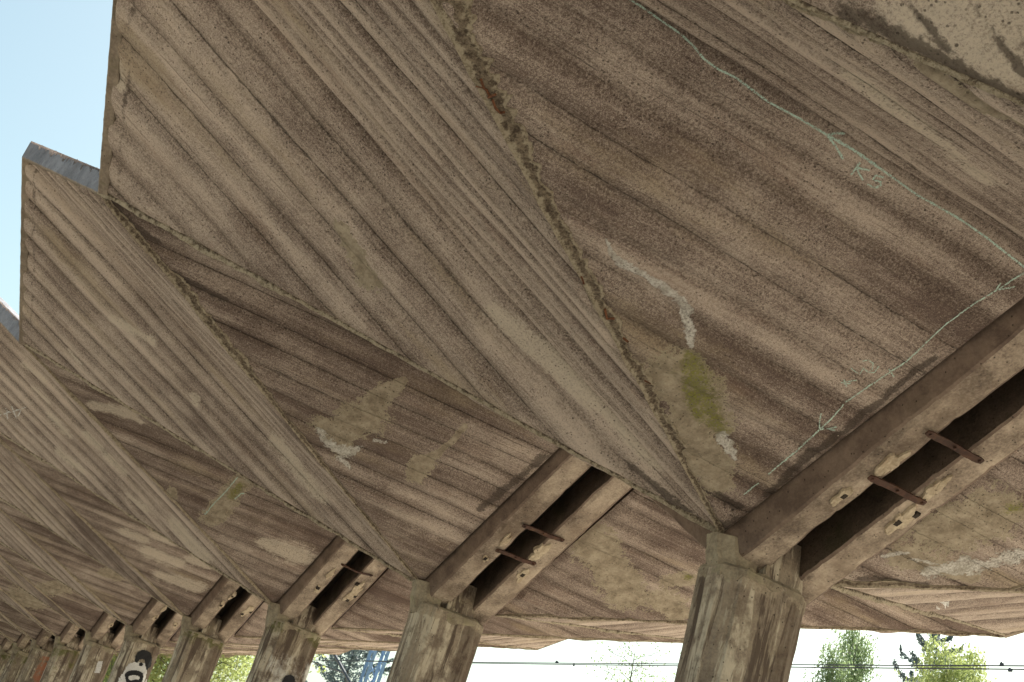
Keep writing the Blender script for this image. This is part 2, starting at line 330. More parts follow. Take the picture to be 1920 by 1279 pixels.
class Plate:
    """triangular plate: boards run parallel to the edge A-B, apex Z"""
    def __init__(s, A, B, Z, seed, bw=BW):
        s.A, s.B, s.Z, s.seed, s.bw = A, B, Z, seed, bw
        s.du = unit(B-A); w = Z-A; w = w-s.du*(w@s.du); s.hgt = np.linalg.norm(w); s.dv = w/s.hgt
        s.n = np.cross(s.du, s.dv)
        if s.n[2] > 0: s.n = -s.n                      # points down, out of the soffit
        s.uz = (Z-A)@s.du; s.L = np.linalg.norm(B-A)
    def uv(s, p): w = p-s.A; return w@s.du, w@s.dv
    def edge_d(s, u, v):
        t = v/s.hgt; u0 = t*s.uz; u1 = s.L+(s.uz-s.L)*t
        s0 = 1/math.hypot(1, s.uz/s.hgt); s1 = 1/math.hypot(1, (s.L-s.uz)/s.hgt)
        return np.minimum(np.minimum((u-u0)*s0, (u1-u)*s1), v)
    def disp(s, u, v):
        vw = v + vnoise(u*.5, v*1.1, s.seed+5)*.11
        vw = vw*BW/s.bw; k = vw/BW; i = np.floor(k); f = k-i
        lift = vnoise(i*1.0+.5, i*0+.5, s.seed)*.012 + vnoise(u*.45+i*7.3, i*0+.3, s.seed+3)*.012
        bulge = np.sin(np.pi*f)**.6 * (.032 + .026*vnoise(i+.5, i*0+.5, s.seed+9))
        bulge = bulge*(.25+1.2*(vnoise(u*.5+i*3.1, v*0+.7, s.seed+21)+.5))
        s.vw = vw
        d = lift+bulge+vnoise(u*1.1, v*5.5, s.seed+31)*.016+vnoise(u*2.3, v*2.3, s.seed+11)*.010+vnoise(u*9, v*16, s.seed+12)*.004
        e = np.clip(s.edge_d(u, v)/.05, 0, 1)
        return d*e
    def at(s, u, v, off=0.):
        return s.A+s.du*u+s.dv*v+s.n*(float(s.disp(np.array([u]), np.array([v]))[0])+off)
    def hit(s, px, py):          # where a line of sight meets the soffit
        d = FWD*FPX+RIGHT*(px-960)-UP*(py-639.5); o_ = 0.
        for _ in range(4):
            p = CAM+d*(((s.A+s.n*o_-CAM)@s.n)/(d@s.n)); u, v = s.uv(p); o_ = float(s.disp(np.array([u]), np.array([v]))[0])
        return p
    def stain_pts(s, pts):  # points of the stains and of the painted crease shade
        out = []
        for px, py, r in pts:
            p = s.hit(px, py); q = s.hit(px+1, py); q2 = s.hit(px, py+1)
            z = (p-CAM)@FWD; out.append((*s.uv(p), r*z/FPX*1.25))
        return out
    def mesh(s, name, parent, step, stains_shade=(), tone=0., fasc=False, extra=0.):
        tone += extra
        nv = max(6, int(s.hgt/step)); nu = max(6, int(s.L/(step*(2.2 if not stains_shade else 1.3))))
        T = np.linspace(0, 1, nv+1)
        U = []; V = []
        for t in T:
            a = t*s.uz; b = s.L+(s.uz-s.L)*t
            U.append(np.linspace(a, b, nu+1)); V.append(np.full(nu+1, t*s.hgt))
        U = np.array(U).ravel(); V = np.array(V).ravel()
        Dp = s.disp(U, V); VW = s.vw.copy()
        X = s.A[None]+U[:, None]*s.du+V[:, None]*s.dv+Dp[:, None]*s.n
        mb = MB(); Wd = nu+1
        ii, jj = np.meshgrid(np.arange(nv), np.arange(nu), indexing='ij'); a = (ii*Wd+jj).ravel()
        F = np.stack([a, a+1, a+Wd+1, a+Wd], 1)
        N = np.cross(s.du, s.dv)
        if N@s.n < 0: F = F[:, ::-1]
        mb.v = X.tolist(); mb.f = [tuple(f) for f in F.tolist()]
        k = len(mb.v); th = np.array([0, 0, .14])
        for p in (s.A, s.B, s.Z): mb.v.append(tuple(p+np.array([0, 0, .002]))); mb.v.append(tuple(p+th))
        mb.f += [(k+1, k+3, k+5), (k, k+2, k+3, k+1), (k+2, k+4, k+5, k+3), (k+4, k, k+1, k+5)]
        ex = [(0, 0), (0, 0), (s.L, 0), (s.L, 0), (s.uz, s.hgt), (s.uz, s.hgt)]
        mb.uv = np.concatenate([np.stack([U, V], 1), np.array(ex)])
        mb.att['warped'] = np.concatenate([VW, np.zeros(6)])
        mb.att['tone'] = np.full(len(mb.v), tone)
        if fasc:
            w_ = s.Z-s.B; w_ = w_/np.linalg.norm(w_); R_ = X-s.B; dd = np.linalg.norm(R_-(R_@w_)[:, None]*w_, axis=1)
            mb.att['dark'] = np.concatenate([.5*np.exp(-((dd-.15)/.02)**2), np.zeros(6)])
        for kind in sorted({q[0] for q in stains_shade}):
            att = mb.att[kind][:len(U)].copy() if kind in mb.att else np.zeros(len(U))
            for q in stains_shade:
                if q[0] != kind: continue
                pts = s.stain_pts(q[1])
                if len(pts) == 1: pts = pts*2
                for (u0, v0, r0), (u1, v1, r1) in zip(pts[:-1], pts[1:]):
                    dx, dy = u1-u0, v1-v0; l2 = dx*dx+dy*dy+1e-9
                    tt = np.clip(((U-u0)*dx+(V-v0)*dy)/l2, 0, 1)
                    dist = np.hypot(U-u0-tt*dx, V-v0-tt*dy); rr = r0+(r1-r0)*tt
                    att = np.maximum(att, np.clip(1.0-.5*dist/np.maximum(rr, 1e-4), 0, 1)*(dist < 2*rr))
            mb.att[kind] = np.concatenate([att, np.zeros(6)])
        return mb.build(name, M['boards'], parent, smooth=True)

# ------------------------------------------------------------ ground
def slab(name, x0, x1, y0, y1, z0, z1, mat):
    mb = MB(); mb.box(((x0+x1)/2, (y0+y1)/2, (z0+z1)/2), (x1-x0)/2, (y1-y0)/2, (z1-z0)/2)
    return tag(mb.build(name, mat), kind='structure')
gm = MB(); gm.add([(-1200, -1200, -.6), (1200, -1200, -.6), (1200, 1200, -.6), (-1200, 1200, -.6)], [(0, 1, 2, 3)])
tag(gm.build('ground', M['gravel']), kind='structure')
slab('platform', -14, 85, -6.4, 6.4, -.596, 0, M['paving'])

# ------------------------------------------------------------ parts of the roof
def ridge_strip(parent, A, B, pk, pl, seed, wk, wl, near):
    """crumbled concrete along the fold A-B; pk / pl are the plates on its two sides"""
    rng = random.Random(seed); L = np.linalg.norm(B-A); d = (B-A)/L
    def inward(pl_):
        c = (pl_.A+pl_.B+pl_.Z)/3-A; c = c-d*(c@d); c = c-pl_.n*(c@pl_.n); return unit(c)
    kd, ld = inward(pk), inward(pl)
    step = .014 if near else .06; N = int(L/step)
    t = np.linspace(0, L, N+1); z = np.zeros_like(t)
    def jag(s_, a):
        j = vnoise(t*2.1, z+.3, s_)*1.2+vnoise(t*7, z+.4, s_+1)*.9+vnoise(t*23, z+.2, s_+2)*.7
        if near: j = j+vnoise(t*60, z+.2, s_+3)*.5
        return np.maximum(.12, 1+a*j)
    low = lambda q: np.clip(.85+2.2*vnoise(t*.9, z+.8, q)+1.2*vnoise(t*2.7, z+.8, q+1), .65, 1.6)
    w1 = wk*low(seed+70)*jag(seed, 1.1)*np.clip(.35+1.5*np.sin(np.pi*np.clip(t/L, 0, 1)), .35, 1.1); w2 = wl*low(seed+80)*jag(seed+20, .8)
    hh = (.006+.014*(vnoise(t*9, z+.1, seed+40)+.5)+.008*vnoise(t*40, z+.6, seed+50))*low(seed+90)
    nd = unit(pk.n+pl.n); mb = MB(); vs = []
    for i in range(N+1):
        p = A+d*t[i]; e = min(1, t[i]/.15+.3, (L-t[i])/.15+.3)
        a = w1[i]*e; b = w2[i]*e
        def dk_(pl_, q): return max(0., float(pl_.disp(*[np.array([c_]) for c_ in pl_.uv(q)])[0]))
        ka, kb, la, lb = (dk_(pk, p+kd*a), dk_(pk, p+kd*a*.5), dk_(pl, p+ld*b*.6), dk_(pl, p+ld*b))
        vs += [p+kd*a+pk.n*(ka-.010), p+kd*a*.93+pk.n*(ka+.008), p+kd*a*.5+pk.n*(kb+.001+hh[i]*.4), p+nd*(.012+hh[i]),
               p+ld*b*.6+pl.n*(la+.003+hh[i]*.4), p+ld*b+pl.n*(lb-.010)]
    fs = []
    for i in range(N):
        for k in range(5):
            a = i*6+k; fs.append((a, a+1, a+7, a+6))
    mb.add(vs, fs); mb.att['rim'] = [1., .9, .0 if wk > .02 else .7, 1., .5, .3]*(N+1)
    mb.build('spalled_edge', M['spall'], parent)

def build_multi(mb, name, mats, idx, parent, smooth=False):
    o = mb.build(name, mats[0], parent, smooth)
    for m_ in mats[1:]: o.data.materials.append(m_)
    o.data.polygons.foreach_set("material_index", idx); o.data.update()
    return o

def fascia(parent, E_, T_, seed, near):
    a = T_-E_; L = np.linalg.norm(a); a /= L
    o = np.array([a[1], -a[0], 0]); c = E_-parent_world(parent)
    if o @ np.array([0, c[1], 0]) < 0: o = -o
    o = unit(o); zz = np.array([0, 0, 1.])
    prof = [(-.012, .135), (.0, .12), (.008, -.024), (-.002, -.036), (-.062, -.040), (-.070, -.034), (-.078, -.012), (-.128, -.010), (-.136, .02), (-.15, .13)]
    N = int(L/(.025 if near else .15)); vs = []; fs = []; idx = []
    t = np.linspace(0, L, N+1); K = len(prof)
    for i in range(N+1):
        for j, (x, z) in enumerate(prof):
            w = .006*vnoise(np.array([t[i]*12]), np.array([j*3.3]), seed)[0]+.006*vnoise(np.array([t[i]*40]), np.array([j*3.3]), seed+1)[0]
            vs.append(E_+a*t[i]+o*(x+w)+zz*(z+w*(1 if j != 0 else 2.5)))
    for i in range(N):
        for j in range(K-1):
            fs.append((i*K+j, i*K+j+1, (i+1)*K+j+1, (i+1)*K+j)); idx.append(1 if j <= 1 else 2 if j >= 5 else 0)
        fs.append((i*K+K-1, i*K, (i+1)*K, (i+1)*K+K-1)); idx.append(1)
    fs.append(tuple(range(K))); fs.append(tuple(N*K+j for j in range(K))); idx += [0, 0]
    mb = MB(); mb.add(vs, fs); build_multi(mb, 'eave_fascia', [M['fascia'], M['fascia_sky_tint'], M['slot']], idx, parent)

def beam(parent, n, q, sg, seed, near):
    """inclined edge beam from the column head (bay line n) up to the peak at q"""
    def sec(x, zc, bot):
        s_ = [(.001, .016), (Y1*.93, bot*.93), (Y1-.003, bot), (Y2+.003, bot), (Y2-.0006, bot*.90), (Y2-.003, .055)]
        return [W(side((x, y, zc+z), sg)) for y, z in s_]
    a, b = sec(n, 0, -D), sec(q, HQ, -D+DQ)
    # densify the profile
    def dens(s_):
        out = []
        for i in range(len(s_)-1):
            k = 6 if i == 2 else 4 if i in (0, 4) else 1
            for j in range(k): out.append(s_[i]+(s_[i+1]-s_[i])*j/k)
        out.append(s_[-1]); return out
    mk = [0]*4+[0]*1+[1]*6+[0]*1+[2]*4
    a, b = dens(a), dens(b); K = len(a); L = np.linalg.norm(b[0]-a[0]); N = int(L/(.022 if near else .2))
    vs = []; fs = []; idx = []
    for i in range(N+1):
        t = i/N
        for j in range(K):
            p = a[j]+(b[j]-a[j])*t
            w = vnoise(np.array([t*L*2.]), np.array([j*.21]), seed)[0]*.014+vnoise(np.array([t*L*8.]), np.array([j*.55]), seed+1)[0]*.007
            if j in (4, 5, 11, 12): w += -.05*max(0, vnoise(np.array([t*L*4.]), np.array([j//8*1.]), seed+2)[0]-.12)-.03*max(0, vnoise(np.array([t*L*17.]), np.array([j//8*1.]), seed+3)[0]-.1)
            vs.append(p+np.array([0, 0, -w]))
    for i in range(N):
        for j in range(K-1):
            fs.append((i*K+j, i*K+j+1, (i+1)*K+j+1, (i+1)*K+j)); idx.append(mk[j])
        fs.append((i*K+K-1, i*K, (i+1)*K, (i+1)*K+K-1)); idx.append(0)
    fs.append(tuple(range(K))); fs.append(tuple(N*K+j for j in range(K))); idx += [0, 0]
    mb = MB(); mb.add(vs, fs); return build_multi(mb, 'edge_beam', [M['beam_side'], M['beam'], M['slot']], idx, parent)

STAINS_SHADE = {}   # (n, sg, plate kind) -> list of (attribute, [(px, py, radius in px of the photograph), ...]) traced on the soffit; some 'dark' runs paint crease shade
STAINS_SHADE[(1, 1, 'K')] = [
    ('lime', [(1138, 452, 2), (1150, 480, 4), (1165, 492, 8), (1200, 512, 6), (1235, 532, 9), (1262, 552, 7), (1290, 582, 7)]),
    ('lime', [(1284, 590, 6), (1294, 622, 8), (1296, 650, 5)]), ('lime', [(1352, 815, 8), (1362, 832, 9), (1378, 860, 4)]),
    ('tan', [(1268, 690, 34), (1290, 740, 40), (1320, 790, 38)]), ('tan', [(1275, 800, 25), (1310, 850, 36), (1350, 905, 24)]), ('tan', [(1225, 705, 16), (1250, 700, 22)]),
    ('moss', [(1295, 668, 17), (1302, 700, 25), (1316, 740, 23), (1338, 785, 19), (1352, 806, 15)]), ('moss', [(1290, 730, 12), (1310, 780, 10)]),
    ('dark', [(1378, 975, 14), (1352, 985, 12)]), ('dark', [(1440, 925, 8), (1500, 870, 8), (1660, 745, 7), (1752, 672, 6)]),  # darkened where plate meets beam, crease shade painted in
    ('dark', [(1385, 950, 8), (1345, 925, 6)])]
STAINS_SHADE[(1, 1, 'L')] = [('dark', [(990, 855, 5), (1100, 905, 8), (1190, 950, 10), (1290, 985, 12)]), ('dark', [(1180, 870, 7), (1250, 930, 8), (1310, 985, 12)]),
    ('pale', [(930, 590, 18), (1050, 690, 20), (1140, 775, 16), (1230, 870, 10)]), ('pale', [(215, 110, 12), (225, 160, 8)]),
    ('tan', [(640, 430, 14), (690, 520, 18)]), ('dark', [(560, 630, 30), (640, 670, 22)])]
STAINS_SHADE[(2, 1, 'K')] = [
    ('tan', [(758, 712, 5), (725, 735, 14), (700, 762, 22), (680, 790, 30), (640, 812, 24)]), ('tan', [(610, 800, 18), (640, 840, 20)]),
    ('lime', [(598, 808, 8), (622, 838, 13), (650, 850, 14), (678, 838, 7)]), ('lime', [(640, 860, 6), (655, 875, 3)]), ('lime', [(700, 825, 4), (722, 830, 4)]),
    ('tan', [(872, 798, 4), (850, 826, 4), (826, 845, 5), (808, 858, 8)]), ('tan', [(790, 870, 16), (780, 890, 14)]), ('dark', [(215, 385, 10), (250, 425, 9), (300, 455, 5)]),  # dark run paints the shade in the narrow fold by the eave
    ('dark', [(330, 515, 9), (420, 560, 6)]), ('dark', [(900, 955, 6), (1020, 858, 8)])]
STAINS_SHADE[(3, 1, 'K')] = [('tan', [(455, 905, 13), (425, 935, 15), (395, 975, 14)]), ('moss', [(452, 910, 9), (430, 935, 6)]), ('pale', [(180, 760, 10), (240, 775, 12), (265, 790, 5)]),
    ('pale', [(560, 1040, 22), (500, 1020, 14)]), ('tan', [(320, 920, 6), (325, 930, 6)])]
STAINS_SHADE[(2, 1, 'L')] = [('pale', [(210, 600, 8), (285, 640, 8)]), ('pale', [(365, 745, 7), (366, 758, 5)]), ('pale', [(520, 830, 14), (600, 930, 12)]), ('pale', [(130, 655, 2), (150, 682, 2)])]
STAINS_SHADE[(3, 1, 'L')] = [('pale', [(48, 685, 7), (80, 712, 7)]), ('pale', [(62, 728, 6), (88, 752, 6)]), ('pale', [(95, 780, 8), (125, 812, 9)]), ('pale', [(160, 815, 6), (185, 838, 7)]),
    ('pale', [(200, 858, 6), (230, 885, 7)]), ('pale', [(240, 930, 7), (270, 955, 8)]), ('pale', [(330, 985, 14), (380, 1040, 16)]), ('pale', [(280, 880, 10), (320, 930, 10)]), ('pale', [(110, 850, 8), (150, 880, 8)])]
STAINS_SHADE[(3, 1, 'S')] = [('pale', [(340, 985, 12), (370, 1020, 10)]), ('pale', [(412, 1035, 9), (450, 1075, 9)])]
STAINS_SHADE[(4, 1, 'K')] = [('pale', [(235, 1000, 10), (265, 1012, 10)]), ('pale', [(290, 1005, 8), (320, 1018, 8)]), ('pale', [(275, 1035, 12), (330, 1055, 12)]), ('pale', [(300, 1080, 10), (370, 1100, 14)]), ('pale', [(360, 1050, 10), (390, 1060, 10)])]
STAINS_SHADE[(5, 1, 'K')] = [('tan', [(200, 1075, 12), (220, 1082, 8)])]
STAINS_SHADE[(6, 1, 'K')] = [('tan', [(90, 1105, 14), (115, 1100, 14)])]
STAINS_SHADE[(7, 1, 'K')] = [('tan', [(40, 1115, 16), (60, 1130, 16)])]
STAINS_SHADE[(0, 1, 'L')] = [('pale', [(1800, 50, 120)]), ('dark', [(1590, 18, 18), (1660, 54, 15), (1760, 108, 12), (1850, 158, 14), (1930, 198, 14)]), ('dark', [(1690, -10, 2.4), (1722, 28, 2.4), (1762, 72, 2.6), (1790, 125, 3)]), ('dark', [(1812, -10, 2.4), (1850, 38, 2.4), (1890, 95, 2.6), (1930, 150, 2.8)])]  # first dark run paints soft shade along the fold edge
STAINS_SHADE[(0, 1, "K'")] = [('tan', [(1700, 110, 12), (1830, 185, 14), (1920, 240, 12)]), ('pale', [(1600, 150, 20), (1850, 340, 20)])]
STAINS_SHADE[(1, -1, 'K')] = [('lime', [(1745, 1072, 14), (1790, 1062, 18), (1840, 1058, 17), (1880, 1050, 15), (1925, 1040, 16)]), ('lime', [(1650, 1045, 3), (1700, 1038, 4)]), ('lime', [(1715, 1048, 5), (1745, 1056, 6)]),
    ('tan', [(1780, 1000, 50), (1860, 960, 45)]), ('moss', [(1890, 955, 14), (1915, 950, 14)]), ('dark', [(1610, 1085, 6), (1700, 1092, 6), (1740, 1095, 6)]), ('tan', [(1700, 1040, 22), (1820, 1085, 14)])]
STAINS_SHADE[(2, -1, 'K')] = [('tan', [(1250, 1090, 14), (1300, 1085, 14)]), ('tan', [(1100, 1000, 30), (1180, 1120, 26)]), ('moss', [(1290, 1082, 9)]), ('tan', [(1240, 1120, 26), (1270, 1150, 16)])]

ORD = {1: 'first', 2: 'second', 3: 'third', 4: 'fourth', 5: 'fifth', 6: 'sixth', 7: 'seventh', 8: 'eighth', 9: 'ninth', 10: 'tenth', 11: 'eleventh', 12: 'twelfth', 13: 'thirteenth'}
FRONT_LABEL = {
    0: 'pale board-marked concrete roof fold filling the top right corner, beside the green chalk line',
    1: 'big roof fold with green chalk arrows, K5 writing and mossy stain over the nearest column',
    2: 'roof fold with tan and white lime splash, blue-grey eave edge against the sky',
    3: 'folded concrete roof bay with pale oval board prints and a small chalk-edged mossy patch',
    4: 'folded concrete roof bay with pale dashes on its planks, over the fourth column from right'}
BACK_LABEL = {
    1: 'rear roof fold with a wide white lime smear, right of the nearest column',
    2: 'rear roof fold with ochre tinted planks, seen between the nearest and second column',
    3: 'rear roof fold seen between the second and third column from right, above the blue mast',
    4: 'rear roof fold seen between the third and fourth column from right, above yellow-green leaves'}
PL = {}
def shell(n, sg):
    lab = (FRONT_LABEL if sg > 0 else BACK_LABEL).get(n)
    if lab is None:
        who = 'the unseen column at right' if n == 0 else 'the %s column from the right' % ORD[n]
        lab = ('folded concrete roof bay on the sky side, springing from ' if sg > 0 else 'rear folded concrete roof bay on the track side of ')+who
    P_, T_ = Pn(n, sg), Tn(n, sg); E1, E0 = En(n, sg), En(n-1, sg); Q0, Q1 = Qn(n, sg), Qn(n+1, sg)
    root = thing('roof_bay', lab, 'concrete roof', tuple(P_), 'folded concrete roof bays in a row')
    sd_ = n*31+(0 if sg > 0 else 500)
    pl = {'L': Plate(P_, T_, E1, sd_+1, {0: .42, 1: .27}.get(n, .21)), 'S': Plate(P_, T_, E0, sd_+2, .15), 'K': Plate(Q0, E0, P_, sd_+3), "K'": Plate(Q1, E1, P_, sd_+4, .12 if n == 0 else .205)}
    PL[(n, sg)] = pl
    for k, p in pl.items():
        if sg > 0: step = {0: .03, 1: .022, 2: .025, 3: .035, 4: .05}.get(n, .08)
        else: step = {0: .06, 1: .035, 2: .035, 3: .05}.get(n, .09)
        p.mesh('roof_plate', root, step, STAINS_SHADE.get((n, sg, k), ()), {'K': -.10, "K'": .06, 'L': .13, 'S': .13}[k]+(-.02 if sg < 0 else 0), k in ('L', 'S'), .10 if (n == 0 and k == "K'") else 0.)  # K plates darker, others lighter: fold shading put into the plate tone
    near = 0 <= n <= 3 and sg > 0
    ridge_strip(root, P_, E0, pl['K'], pl['S'], sd_+5, {1: .070, 2: .034, 3: .016}.get(n, .012), .012, near)
    ridge_strip(root, P_, E1, pl["K'"], pl['L'], sd_+6, .014, {0: .012, 1: .024, 2: .016}.get(n, .012), near)
    fascia(root, E0, T_, sd_+7, near); fascia(root, E1, T_, sd_+8, near)
    beam(root, n, n-.5, sg, sd_+9, near or (sg < 0 and 1 <= n <= 3)); beam(root, n, n+.5, sg, sd_+10, False)
    if sg > 0:                                  # cover over the joint between the two halves, blackened as the slot's shade
        for q in (n-.5, n+.5):
            a = [W((n, y, z)) for y, z in ((-.060, .045), (-.116, .045), (-.116, .07), (-.060, .07))]
            b = [W((q, y, z+HQ)) for y, z in ((-.060, .045), (-.116, .045), (-.116, .07), (-.060, .07))]
            mb = MB(); mb.add(a+b, [(0, 1, 5, 4), (1, 2, 6, 5), (2, 3, 7, 6), (3, 0, 4, 7), (0, 3, 2, 1), (4, 5, 6, 7)])
            mb.build('joint_cover', M['joint'], root)
    return root
NB = 13
ROOT = {}
for n in range(0, NB+1):
    for sg in (1, -1):
        if (n == 0 and sg < 0): pass
        ROOT[(n, sg)] = shell(n, sg)

# ------------------------------------------------------------ columns
CY = -.078
CYN = {1: -.066}
OCT = [(-.045, -.045), (-.045, .045), (-.024, .071), (.024, .071), (.045, .045), (.045, -.045), (.024, -.071), (-.024, -.071)]
COLUMN_LABEL = {
    0: 'concrete canopy column just outside the right edge of the picture',
    1: 'nearest and largest concrete column, pale streaks on its shaft, dark right face',
    2: 'second concrete column from the right, streaked shaft beside the blue mast',
    3: 'third concrete column from the right with white spray cloud and black blob',
    4: 'fourth concrete column from the right, plain with green moss at its head',
    5: 'concrete column with a painted face of black hair and open lips',
    6: 'concrete column with a pale rectangle, left of the painted face',
    7: 'concrete column with thick dark moss around its head, left of the pale rectangle',
    8: 'concrete column with faded red and blue paint near the left edge'}
def oct_pts(n, z, k=1.): return [W((n+x*k, CYN.get(n, CY)+y*k, z)) for x, y in OCT]
def col_hit(n, px, py):
    d = FWD*FPX+RIGHT*(px-960)-UP*(py-639.5); o = CAM; ring = [p[:2] for p in oct_pts(n, 0)]; c = np.mean(ring, 0)
    tin = -1e9
    for i in range(8):
        a, b = ring[i], ring[(i+1) % 8]; nn = np.array([b[1]-a[1], a[0]-b[0]]); nn /= np.linalg.norm(nn)
        if nn@((a+b)/2-c) < 0: nn = -nn
        den = nn@d[:2]
        if den < 0: t = nn@(a-o[:2])/den; tin = max(tin, t)
    return o+d*tin
def decal(n, parent, name, mat, poly, off, cell=1.6):
    poly = np.array(poly, float); mb = MB(); x0, y0 = poly.min(0); x1, y1 = poly.max(0); idx = {}
    def inside(x, y):
        r = False; j = len(poly)-1
        for i in range(len(poly)):
            xi, yi = poly[i]; xj, yj = poly[j]
            if (yi > y) != (yj > y) and x < (xj-xi)*(y-yi)/(yj-yi)+xi: r = not r
            j = i
        return r
    def vert(i, j):
        if (i, j) not in idx:
            p = col_hit(n, x0+i*cell, y0+j*cell); idx[(i, j)] = len(mb.v)
            v = CAM-p; v[2] = 0; mb.v.append(tuple(p+unit(v)*off))
        return idx[(i, j)]
    for i in range(int((x1-x0)/cell)+1):
        for j in range(int((y1-y0)/cell)+1):
            jx = .5+.6*math.sin(i*3.1+j*5.7); 
            if inside(x0+(i+jx)*cell, y0+(j+.5)*cell): mb.f.append((vert(i, j), vert(i+1, j), vert(i+1, j+1), vert(i, j+1)))
    return mb.build(name, mat, parent)
def column(n):
    root = thing('canopy_column', COLUMN_LABEL.get(n, 'small far concrete column, the %s from the right' % ORD.get(n, 'last')), 'column', tuple(W((n, CY, 0))*np.array([1, 1, 0])), 'concrete columns in a row')
    near = n <= 4; top = -.042; NZ = 90 if near else 24; per = 8 if near else 2
    ring = [np.array(p) for p in OCT]; den = []
    for i in range(8):
        for j in range(per): den.append(ring[i]+(ring[(i+1) % 8]-ring[i])*j/per)
    den = np.array(den); K = len(den); vs = []; at_m = []; at_p = []; at_r = []
    for i in range(NZ+1):
        t = i/NZ; z = H+top*S; zz = z*t; k = 1.0+.02*max(0, (t-.90)/.1)**2+.03*vnoise(np.array([0.3]), np.array([zz*9.]), n)[0]*(t > .9)
        for j in range(K):
            w = 1+k-1+.03*vnoise(np.array([j*.5]), np.array([zz*1.1]), n*7+1)[0]+.02*vnoise(np.array([j*1.3]), np.array([zz*6.]), n*7+2)[0]
            w += .07*(vnoise(np.array([j*(.9 if near else 2.)]), np.array([zz*.25]), n*7+9)[0])
            if j % per == 0: w -= .05*max(0, vnoise(np.array([j*1.]), np.array([zz*3.]), n*7+5)[0])
            p = W((n+den[j][0]*w, CYN.get(n, CY)+den[j][1]*w, 0)); p[2] = zz; vs.append(p)
            tm = z-zz; heavy = {3: .35, 4: .45, 7: 1.3, 9: 1.2, 10: .8}.get(n, .12)
            at_m.append(max(0, min(1, .75*(1-tm/(heavy*1.1)))) if heavy > .2 else .0)
            at_r.append(.62 if n == 8 and 0.1 < tm < 1.5 and den[j][1] < .02 else 0); at_p.append(.5 if (n == 3 and .30 < tm < 1.2 and den[j][1] < .05) else 0)
    fs = [(i*K+j, i*K+(j+1) % K, (i+1)*K+(j+1) % K, (i+1)*K+j) for i in range(NZ) for j in range(K)]
    fs.append(tuple(NZ*K+j for j in range(K)))
    mb = MB(); mb.add(vs, fs); mb.att = {'collar': [max(0., .62-abs((H+top*S)*(1-i_/NZ)-.03)*5.)for i_ in range(NZ+1) for _ in range(K)], 'rear_dark': [max(0., min(1., .5+(-.012-den[j % K][1])*14)) for j in range(K*(NZ+1))], 'moss': at_m, 'pale': at_p, 'rust': at_r}; mb.build('shaft', M['column'], root)
    # heads that carry the two roof halves, and the pier standing in the joint
    def prism(name, bot, topp, z0, z1, mat, sd_, ns=8):
        N = len(bot); vs = []
        den_b = []; den_t = []
        for i in range(N):
            for j in range(4):
                den_b.append(np.array(bot[i])+(np.array(bot[(i+1) % N])-np.array(bot[i]))*j/4); den_t.append(np.array(topp[i])+(np.array(topp[(i+1) % N])-np.array(topp[i]))*j/4)
        K_ = len(den_b)
        for i in range(ns+1):
            t = i/ns
            for j in range(K_):
                p = den_b[j]*(1-t)+den_t[j]*t; w = vnoise(np.array([j*.9]), np.array([i*.8]), sd_)[0]*.004
                vs.append(W((n+p[0]*(1+w*12), p[1]+w, z0+(z1-z0)*t)))
        fs_ = [(i*K_+j, i*K_+(j+1) % K_, (i+1)*K_+(j+1) % K_, (i+1)*K_+j) for i in range(ns) for j in range(K_)]
        fs_ += [tuple(range(K_))[::-1], tuple(ns*K_+j for j in range(K_))]
        m_ = MB(); m_.add(vs, fs_); m_.build(name, mat, root)
    for sg in (1,):
        f = (lambda pts: pts) if sg > 0 else (lambda pts: [(x, -2*G-y) for x, y in pts])
        prism('column_head', [(-.030, -.045), (-.028, -.020), (-.014, -.001), (.014, -.001), (.028, -.020), (.030, -.045)],
              [(-.026, -.045), (-.024, -.004), (-.010, .015), (.014, .015), (.024, -.004), (.026, -.045)], -.060, .003, M['neck'], n*3+sg)
    ring3 = [np.array(oct_pts(n, top-.004, 1.0)[i]) for i in range(8)]; M_ = 14 if near else 3; cpts = []
    for i in range(8):
        for j in range(M_): cpts.append(ring3[i]+(ring3[(i+1) % 8]-ring3[i])*j/M_)
    cen = np.mean(cpts, 0); KK = len(cpts); vs = []; T_n = 7
    for i, p in enumerate(cpts):
        o_ = unit(p-cen); g_ = lambda f_, q_: vnoise(np.array([i*f_]), np.array([q_]), n*11)[0]
        a_ = .006+.014*max(0, g_(.35, .3)+.25); b_ = .015+.14*max(0, g_(.22, 4.3)+.12)+.03*g_(.9, 7.3)
        prof = [(-.10, .055), (-.02, .05+.02*g_(.6, 1.)), (a_*.7, .03), (a_, .0+.02*g_(.8, 2.)), (a_*.9, -b_*.5), (a_*.4, -b_*.9), (-.02, -b_)]
        vs += [p+o_*x_+np.array([0, 0, z_]) for x_, z_ in prof]
    m_ = MB(); m_.add(vs, [(i*T_n+k, ((i+1) % KK)*T_n+k, ((i+1) % KK)*T_n+k+1, i*T_n+k+1) for i in range(KK) for k in range(T_n-1)]); m_.att['rim'] = [.45]*len(m_.v)
    m_.build('mortar_collar', M['neck'], root)
    prism('joint_pier', [(-.040, -.055), (.040, -.055), (.040, -.120), (-.040, -.120)], [(-.026, -.060), (.026, -.060), (.026, -.115), (-.026, -.115)], -.056, .03, M['column'], n*5)
    return root
COL = {n: column(n) for n in range(0, NB+1)}
def cr(pts): return [(180+.1458*x, 1160+.1458*y) for x, y in pts]
decal(5, COL[5], 'painted_face', M['paint_white'], cr([(270, 900), (290, 780), (350, 700), (390, 620), (430, 575), (520, 560), (620, 570), (645, 640), (650, 700), (640, 900)]), .012)
